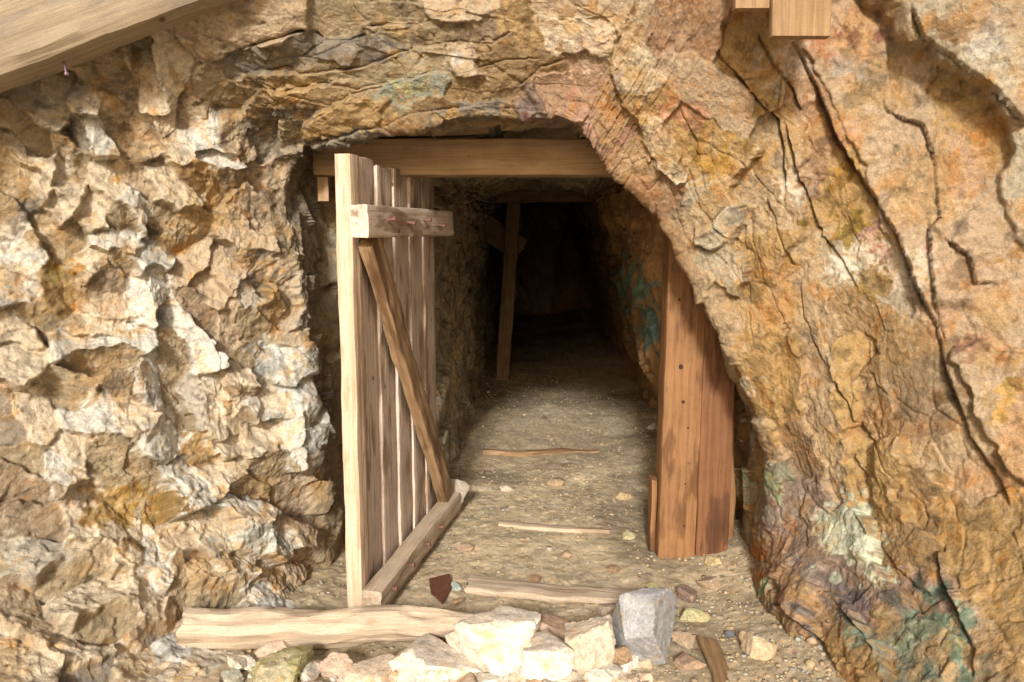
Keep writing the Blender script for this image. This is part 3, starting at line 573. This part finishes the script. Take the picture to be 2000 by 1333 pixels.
fl = [(1042,1138,27,(.7,.8),BR,41,'small round brown stone above the pale driftwood board'),(1197,1112,30,(.45,.8),(.30,.2,.12),42,'flat brown stone on the floor between the two floor boards and the post'),(1228,1052,26,(.6,.8),(.38,.35,.20),43,'small yellow green stone at the end of the thin stick'),
 (1273,1146,26,(.6,.8),(.40,.36,.18),44,'dull yellow stone beside the end of the pale floor board'),(1395,1108,34,(.6,.8),(.46,.37,.2),45,'yellowish stone at the foot of the double post'),(1345,1170,42,(.6,.8),(.22,.15,.12),46,'dark purple brown stone behind the flat olive stone'),(1385,1150,40,(.7,.8),(.35,.27,.2),47,'tan cracked stone between the post and the right wall'),
 (1222,975,38,(.35,.7),(.46,.34,.2),48,'flat orange tan stone inside the tunnel left of the post'),(1188,1195,44,(.5,.7),(.42,.33,.25),49,'flat tan stone tucked under the pale floor board'),(890,1150,26,(.7,.8),(.36,.41,.35),50,'pale turquoise stone beside the rusty iron plate'),(895,1182,26,(.6,.8),(.34,.22,.12),51,'brown stone just in front of the rusty iron plate'),
 (990,928+32,30,(.5,.8),(.5,.43,.33),52,'cream flat stone in the tunnel beyond the thin stick'),(1085,945,36,(.4,.8),(.33,.24,.15),53,'brown flat stone in the tunnel beyond the thin stick'),(938,920,20,(.5,.8),(.2,.14,.09),54,'dark stone near the tunnel left wall'),(1275,850,20,(.8,.8),(.5,.47,.4),55,'pale upright stone at the right foot of the tunnel wall'),
 (1065,818,14,(.5,.8),(.18,.12,.08),56,'dark flat stone deep in the tunnel'),(1425,1250,22,(.7,.8),(.17,.17,.19),57,'small dark grey stone beside the short plank'),(910,1075,34,(.4,.8),(.36,.26,.18),58,'small pinkish stone beside the door bottom rail'),(985,995,18,(.3,.8),(.14,.14,.15),59,'thin dark grey chip above the thin stick'),(1105,1088,28,(.5,.8),(.3,.22,.15),60,'brown pebble between the thin stick and the pale board'),
 (1010,1205,30,(.4,.8),(.5,.38,.3),61,'pinkish flat stone just behind the peach stone'),(1330,1260,50,(.5,.8),(.42,.32,.22),62,'tan broken stone right beside the grey boulder'),(1345,1305,60,(.4,.8),(.36,.25,.17),63,'brown flat stone between the boulder and the short plank'),(1480,1290,70,(.6,.9),(.42,.33,.21),64,'tan lump of rock right of the short plank')]
for (u, v, wp, asp, c, sd, lb) in fl:
    stone('stone', u, v, wp, asp, c, sd, lb, 'stone', 'single stones lying on the tunnel floor', sink=.15, yaw=random.uniform(-50, 50), sub=4 if wp > 30 else 2, rough=.03, planes=10)
# uncounted gravel
Vg, Fg, Cg = [], [], []; vo = 0
bases = [rock_shape(500+k, 1, 9) for k in range(8)]
for k in range(5200):
    y = 2.3+random.random()**1.7*6.2
    if y < 4: x = random.uniform(-.95, 1.15)
    else: x = random.uniform(-.42, 1.2)
    if random.random() < .25 and y < 4: x = random.uniform(.75, 1.15)
    s = random.choice((.004, .005, .006, .008, .011))*random.uniform(.7, 1.4)
    if random.random() < .03: s *= 1.8
    W, Fc = bases[k % 8]; a = random.uniform(0, 6.28); ca, sa = math.cos(a), math.sin(a)
    W = W*np.array([s, s*.8, s*.55]); W = W@np.array([[ca, sa, 0], [-sa, ca, 0], [0, 0, 1]])
    Vg.append(W+np.array([x, y, ground_z(x, y)+s*.2])); Fg.append(Fc+vo); vo += len(W)
    cpick = random.choice(((.40,.32,.2),(.42,.36,.27),(.3,.21,.13),(.44,.31,.2),(.36,.35,.31),(.42,.33,.18),(.38,.29,.17)))
    Cg.append(np.tile(np.array(cpick)*random.uniform(.7, 1.15), (len(W), 1)))
tag(mesh_np('gravel', np.concatenate(Vg), np.concatenate(Fg), M_STONE, smooth=False, col=np.concatenate(Cg)), kind='stuff', label='loose gravel scattered over the sandy floor', cat='gravel')

# ------------------------------------------------------------------ timber
def timber(name, p0, p1, wid, thk, wdir, mat, parent=None, seed=0, rough=.0025, bow=0.0, taper=(1, 1), cham=.12, skew0=0, skew1=0, rings=None, wav=0.0, ragged=0.0, bowt=0.0):
    """squared timber from p0 to p1; wid along wdir (made perpendicular), thk along the third axis"""
    p0, p1 = Vector(p0), Vector(p1); ax = p1-p0; L = ax.length; ax.normalize()
    wx = Vector(wdir); wx -= ax*wx.dot(ax); wx.normalize(); wy = ax.cross(wx)
    nr_ = rings or max(8, int(L/.025)); c = cham*min(wid, thk)
    a, b = wid/2, thk/2
    def edge(pa, pb, n): return [(pa[0]+(pb[0]-pa[0])*t/n, pa[1]+(pb[1]-pa[1])*t/n) for t in range(n)]
    corner = [(a, b-c), (a-c*.3, b-c*.3), (a-c, b), (-a+c, b), (-a+c*.3, b-c*.3), (-a, b-c), (-a, -b+c), (-a+c*.3, -b+c*.3), (-a+c, -b), (a-c, -b), (a-c*.3, -b+c*.3), (a, -b+c)]
    sec = []
    for i in range(12):
        sec += edge(corner[i], corner[(i+1) % 12], 5 if i in (2, 5, 8, 11) else 1)
    sec = np.array(sec); ns_ = len(sec)
    z = np.linspace(0, 1, nr_)
    V = np.zeros((nr_, ns_, 3)); t = z[:, None]
    tp = taper[0]+(taper[1]-taper[0])*t
    V[:, :, 0] = sec[None, :, 0]*tp + bow*np.sin(t*math.pi); V[:, :, 1] = sec[None, :, 1]*tp + bowt*np.sin(t*math.pi)
    V[:, :, 2] = t*L
    V[:, :, 2] += (1-t)**8*(sec[None, :, 0]*skew0)+t**8*(sec[None, :, 0]*skew1)
    flat = V.reshape(-1, 3); q = flat*np.array([1, 1, .25])
    nx = fbm(q*28+seed*3.1, seed, 3)*rough; ny = fbm(q*28+seed*3.1+9, seed+50, 3)*rough
    low = flat*np.array([0, 0, 1.0])
    flat[:, 0] += nx+wav*fbm(low*4+seed, seed+7, 2); flat[:, 1] += ny+wav*.6*fbm(low*4+seed+5, seed+8, 2)
    if ragged: flat[:, 2] += ragged*fbm(flat*np.array([40, 40, 0])+seed, seed+4, 2)*(np.abs(np.repeat(z, ns_)*2-1)**10)
    ii = np.arange(nr_*ns_).reshape(nr_, ns_); nx2 = np.roll(ii, -1, 1)
    fq_ = np.stack([ii[:-1], nx2[:-1], nx2[1:], ii[1:]], 2).reshape(-1, 4)
    me = bpy.data.meshes.new(name)
    faces = fq_.tolist()+[ii[0][::-1].tolist(), ii[-1].tolist()]
    me.from_pydata(flat.tolist(), [], faces); me.update()
    for p_ in me.polygons: p_.use_smooth = len(p_.vertices) == 4
    try: me.set_sharp_from_angle(angle=R(32))
    except Exception: pass
    me.materials.append(mat)
    o = bpy.data.objects.new(name, me); C.objects.link(o)
    M = Matrix((wx, wy, ax)).transposed().to_4x4(); M.translation = p0
    if parent:
        o.parent = parent; o.matrix_parent_inverse = parent.matrix_basis.inverted()
    o.matrix_basis = M
    return o
def nail(parent, p, d, length=.030, r=.006, head=.011, mat=None, name='nail'):
    d = Vector(d).normalized(); bm = bmesh.new()
    for (z0, z1, r0, r1) in ((-.01, length, r, r), (length, length+.005, head, head*.85)):
        bmesh.ops.create_cone(bm, cap_ends=True, segments=10, radius1=r0, radius2=r1, depth=z1-z0, matrix=Matrix.Translation((0, 0, (z0+z1)/2)))
    me = bpy.data.meshes.new(name); bm.to_mesh(me); bm.free(); me.materials.append(mat or M_NAIL)
    o = bpy.data.objects.new(name, me); C.objects.link(o)
    o.matrix_basis = Matrix.Translation(p) @ d.to_track_quat('Z', 'Y').to_matrix().to_4x4()
    if parent:
        o.parent = parent; o.matrix_parent_inverse = parent.matrix_basis.inverted()
    return o
def empty(name, loc, label, cat, group=None):
    o = bpy.data.objects.new(name, None); C.objects.link(o); o.location = loc; o.empty_display_size = .1
    bpy.context.view_layer.update()
    return tag(o, label, cat, group)

# door standing open
A0 = on_floor(692, 1210); A1 = on_floor(852, 1012)
dd_ = (A1-A0); dd_.z = 0; DL = dd_.length; dd_.normalize(); dn_ = Vector((dd_.y, -dd_.x, 0))
def dp(s, o, z): return A0+dd_*s+dn_*o+Vector((0, 0, z))
door = empty('plank_door', A0, 'open pale plank door with diagonal brace standing ajar in the tunnel mouth', 'door')
timber('stile', dp(.045, .003, .0), dp(.045, .003, 1.775), .09, .062, dd_, W_EDGE, door, 1, rough=.002, cham=.07)
nb = 5; bw = (DL-.10)/nb
for k in range(nb):
    s0 = .10+bw*(k+.5)
    wdir = (dd_*math.cos(R(3))+dn_*-math.sin(R(3)))
    timber('board', dp(s0, -.004, .01+.004*k), dp(s0, -.004, 1.765+random.uniform(-.012, .012)-.004*k), bw*1.015, .036, wdir, W_DOOR, door, 2+k, rough=.0025, cham=.09, ragged=.004)
timber('top_rail', dp(-.045, .078, 1.535), dp(DL*.98, .078, 1.535), .118, .072, (0, 0, 1), W_DOOR, door, 9, cham=.07)
timber('bottom_rail', dp(-.02, .080, .085), dp(DL+.05, .080, .085), .095, .08, (0, 0, 1), W_LOG, door, 10, cham=.07)
timber('brace', dp(.075, .070, 1.475), dp(DL*.95, .070, .135), .115, .05, (dd_+Vector((0, 0, .6))), W_BRACE, door, 11, rough=.005, cham=.10, wav=.005)
for s in (.16, .40, .62, .85): nail(door, dp(s, .113, 1.535+random.uniform(-.012, .012)), dn_+Vector((0, 0, random.uniform(-.2, .2))))
for s in (.10, .32, .55, .78): nail(door, dp(s, .119, .085+random.uniform(-.015, .015)), dn_+Vector((0, 0, .1)), length=.02)

# entrance set
timber_o = timber('lintel_beam', (-.86, 3.60, 1.817), (.78, 3.60, 1.817), .155, .16, (0, 0, 1), W_LINTEL, None, 20, rough=.002, cham=.05)
tag(timber_o, 'heavy sawn timber lintel lying across the tunnel mouth', 'beam')
for k, (x0, x1, lb) in enumerate(((.672, .845, 'orange brown timber post with knots and bolt holes, edge of the tunnel opening'), (.849, 1.0, 'dark stained timber post squeezed between its twin post and the rock'))):
    xm = (x0+x1)/2
    po = empty('timber_post', (xm, 3.58, 0), lb, 'post')
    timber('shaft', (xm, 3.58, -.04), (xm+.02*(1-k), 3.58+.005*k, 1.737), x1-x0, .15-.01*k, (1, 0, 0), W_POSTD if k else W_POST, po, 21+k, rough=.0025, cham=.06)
    if k == 0:
        for (xx, zz, rr_) in ((-.005, .90, .019), (.01, .74, .014), (.035, .62, .008), (.03, .36, .009), (.03, .16, .010), (-.02, 1.2, .010)): nail(po, (xm+xx, 3.5045, zz), (0, -1, 0), length=.0005, r=rr_*.45, head=rr_*.55, mat=M_HOLE, name='bolt_hole_shade')  # dark discs on the surface stand in for shaded bolt holes
t = timber('wedge_board', (.658, 3.60, .02), (.660, 3.60, .36), .026, .09, (1, 0, 0), W_POST, None, 24, cham=.1, ragged=.01); tag(t, 'short stub of board nailed against the side of the orange post', 'board')
t = timber('wedge_stick', (1.035, 3.66, .02), (1.03, 3.64, .62), .04, .05, (1, 0, 0), W_POST, None, 25, cham=.2, wav=.01); tag(t, 'thin stick standing between the stained post and the right rock wall', 'stick')
t = timber('wedge_block', (-.60, 3.50, 1.93), (-.46, 3.50, 1.935), .055, .12, (0, 0, 1), W_LINTEL, None, 26, cham=.06); tag(t, 'short wood block packed on top of the lintel under the arch', 'wood block')
t = timber('wedge_plank', (-.55, 3.62, 1.925), (-.10, 3.60, 1.935), .035, .10, (0, 0, 1), W_LINTEL, None, 27, cham=.06); tag(t, 'thin plank packed along the top of the lintel', 'plank')
t = timber('hanger_block', (-.83, 3.58, 1.63), (-.83, 3.58, 1.735), .05, .05, (1, 0, 0), W_LINTEL, None, 28, cham=.06); tag(t, 'small upright wood block under the left end of the lintel', 'wood block')
# inner set, deep in the tunnel
t = timber('inner_lintel', (-.40, 8.0, 1.84), (.95, 8.0, 1.86), .14, .14, (0, 0, 1), W_DARK, None, 30); tag(t, 'dark cross beam deep inside the tunnel', 'beam')
t = timber('inner_post', (-.10, 8.1, -.03), (.02, 8.1, 1.77), .14, .14, (1, 0, 0), W_DARK, None, 31); tag(t, 'dark leaning timber post deep inside the tunnel', 'post')
t = timber('lagging_board', (-.36, 8.25, 1.60), (.10, 8.2, 1.30), .24, .03, (0, 0, 1), W_DARK, None, 32, ragged=.02)
tag(t, 'dark slanting board behind the leaning inner post', 'board')
t = timber('inner_sleeper', (-.2, 5.25, .0), (.6, 5.32, -.004), .05, .03, (0, 1, 0), W_BRACE, None, 37, wav=.02); tag(t, 'half buried thin wood strip across the tunnel floor', 'board')

# fallen timber in front
a = on_floor(392, 1282); b = on_floor(962, 1278)
t = timber('fallen_timber', (a.x-.07, a.y-.01, .095), (b.x, b.y+.05, .085), .135, .12, (0, -.55, .835), W_LOG, None, 40, rough=.009, cham=.30, wav=.016, taper=(1.05, .8), skew0=.45, skew1=-.7, bow=.008, ragged=.012)
tag(t, 'weathered squared timber lying on the ground before the door', 'timber')
# boards on the floor
def ground_board(name, pts, wid, thk, mat, seed, label, cat, wav=.012, tp=(1.1, .8)):
    p, q = on_floor(*pts[0]), on_floor(*pts[1])
    t = timber(name, (p.x, p.y, ground_z(p.x, p.y)+thk*.35), (q.x, q.y, ground_z(q.x, q.y)+thk*.35), wid, thk, (0, 1, 0), mat, None, seed, rough=.004, cham=.3, wav=wav, ragged=.02, bow=-.015, taper=tp)
    return tag(t, label, cat)
ground_board('driftwood_board', ((918, 1145), (1245, 1172)), .125, .035, W_LOG, 51, 'pale bent split board lying across the sandy floor', 'board')
ground_board('thin_stick', ((978, 1028), (1192, 1044)), .055, .025, W_LOG, 52, 'thin pale stick lying on the floor further in', 'stick', .008)
ground_board('short_plank', ((1388, 1262), (1425, 1400)), .10, .02, W_PLANK, 53, 'short brown plank lying beside the right rock wall', 'plank', .0, (1, 1))
# rusty plate by the door
bm = bmesh.new(); pl = [on_floor(*q) for q in ((838, 1140), (878, 1130), (884, 1150), (864, 1190), (855, 1178), (842, 1172))]
vb = [bm.verts.new((q.x, q.y, ground_z(q.x, q.y)+.012+.01*(i % 2))) for i, q in enumerate(pl)]; f = bm.faces.new(vb)
ex = bmesh.ops.extrude_face_region(bm, geom=[f]); bmesh.ops.translate(bm, vec=(0, 0, .006), verts=[v for v in ex['geom'] if isinstance(v, bmesh.types.BMVert)])
bmesh.ops.recalc_face_normals(bm, faces=bm.faces)
me = bpy.data.meshes.new('rusty_plate'); bm.to_mesh(me); bm.free(); me.materials.append(M_RUST)
o = bpy.data.objects.new('rusty_plate', me); C.objects.link(o); tag(o, 'torn rusty iron plate on the floor beside the door', 'metal plate')

# roof timbers over the approach
pa = at_y(-120, 150, 2.54); pb = at_y(520, -95, 2.84)
dirb = (pb-pa).normalized()
bo = empty('roof_beam', pa-dirb*.6, 'thick weathered roof beam crossing above the left rock wall', 'beam')
timber('shaft', pa-dirb*.6+Vector((0, 0, .07)), pb+dirb*.5+Vector((0, 0, .075)), .34, .20, (0, 0, 1), W_BEAM, bo, 60, rough=.004, cham=.25, wav=.01)
pn = at_y(126, 126, 2.62); nail(bo, pn, (.25, -.2, -1), length=.03, r=.004, head=.008, mat=M_STEEL, name='bolt')
def hang(name, u0, u1, vb_, Y, seed, label, thk=.035, tilt=0):
    p, q = at_y(u0, vb_, Y), at_y(u1, vb_, Y); m_ = (p+q)/2
    t = timber(name, m_, m_+Vector((tilt, .03, .75)), (q-p).length, thk, (1, 0, 0), W_PLANK, None, seed, cham=.06, skew0=-.0)
    return tag(t, label, 'plank', 'roof planks against the right rock')
hang('roof_plank', 1503, 1617, 74, 2.52, 61, 'wide sawn plank end hanging over the pinkish rock slab', .04)
hang('roof_plank', 1432, 1500, 20, 2.56, 62, 'narrower plank end beside the wide hanging plank', .04)
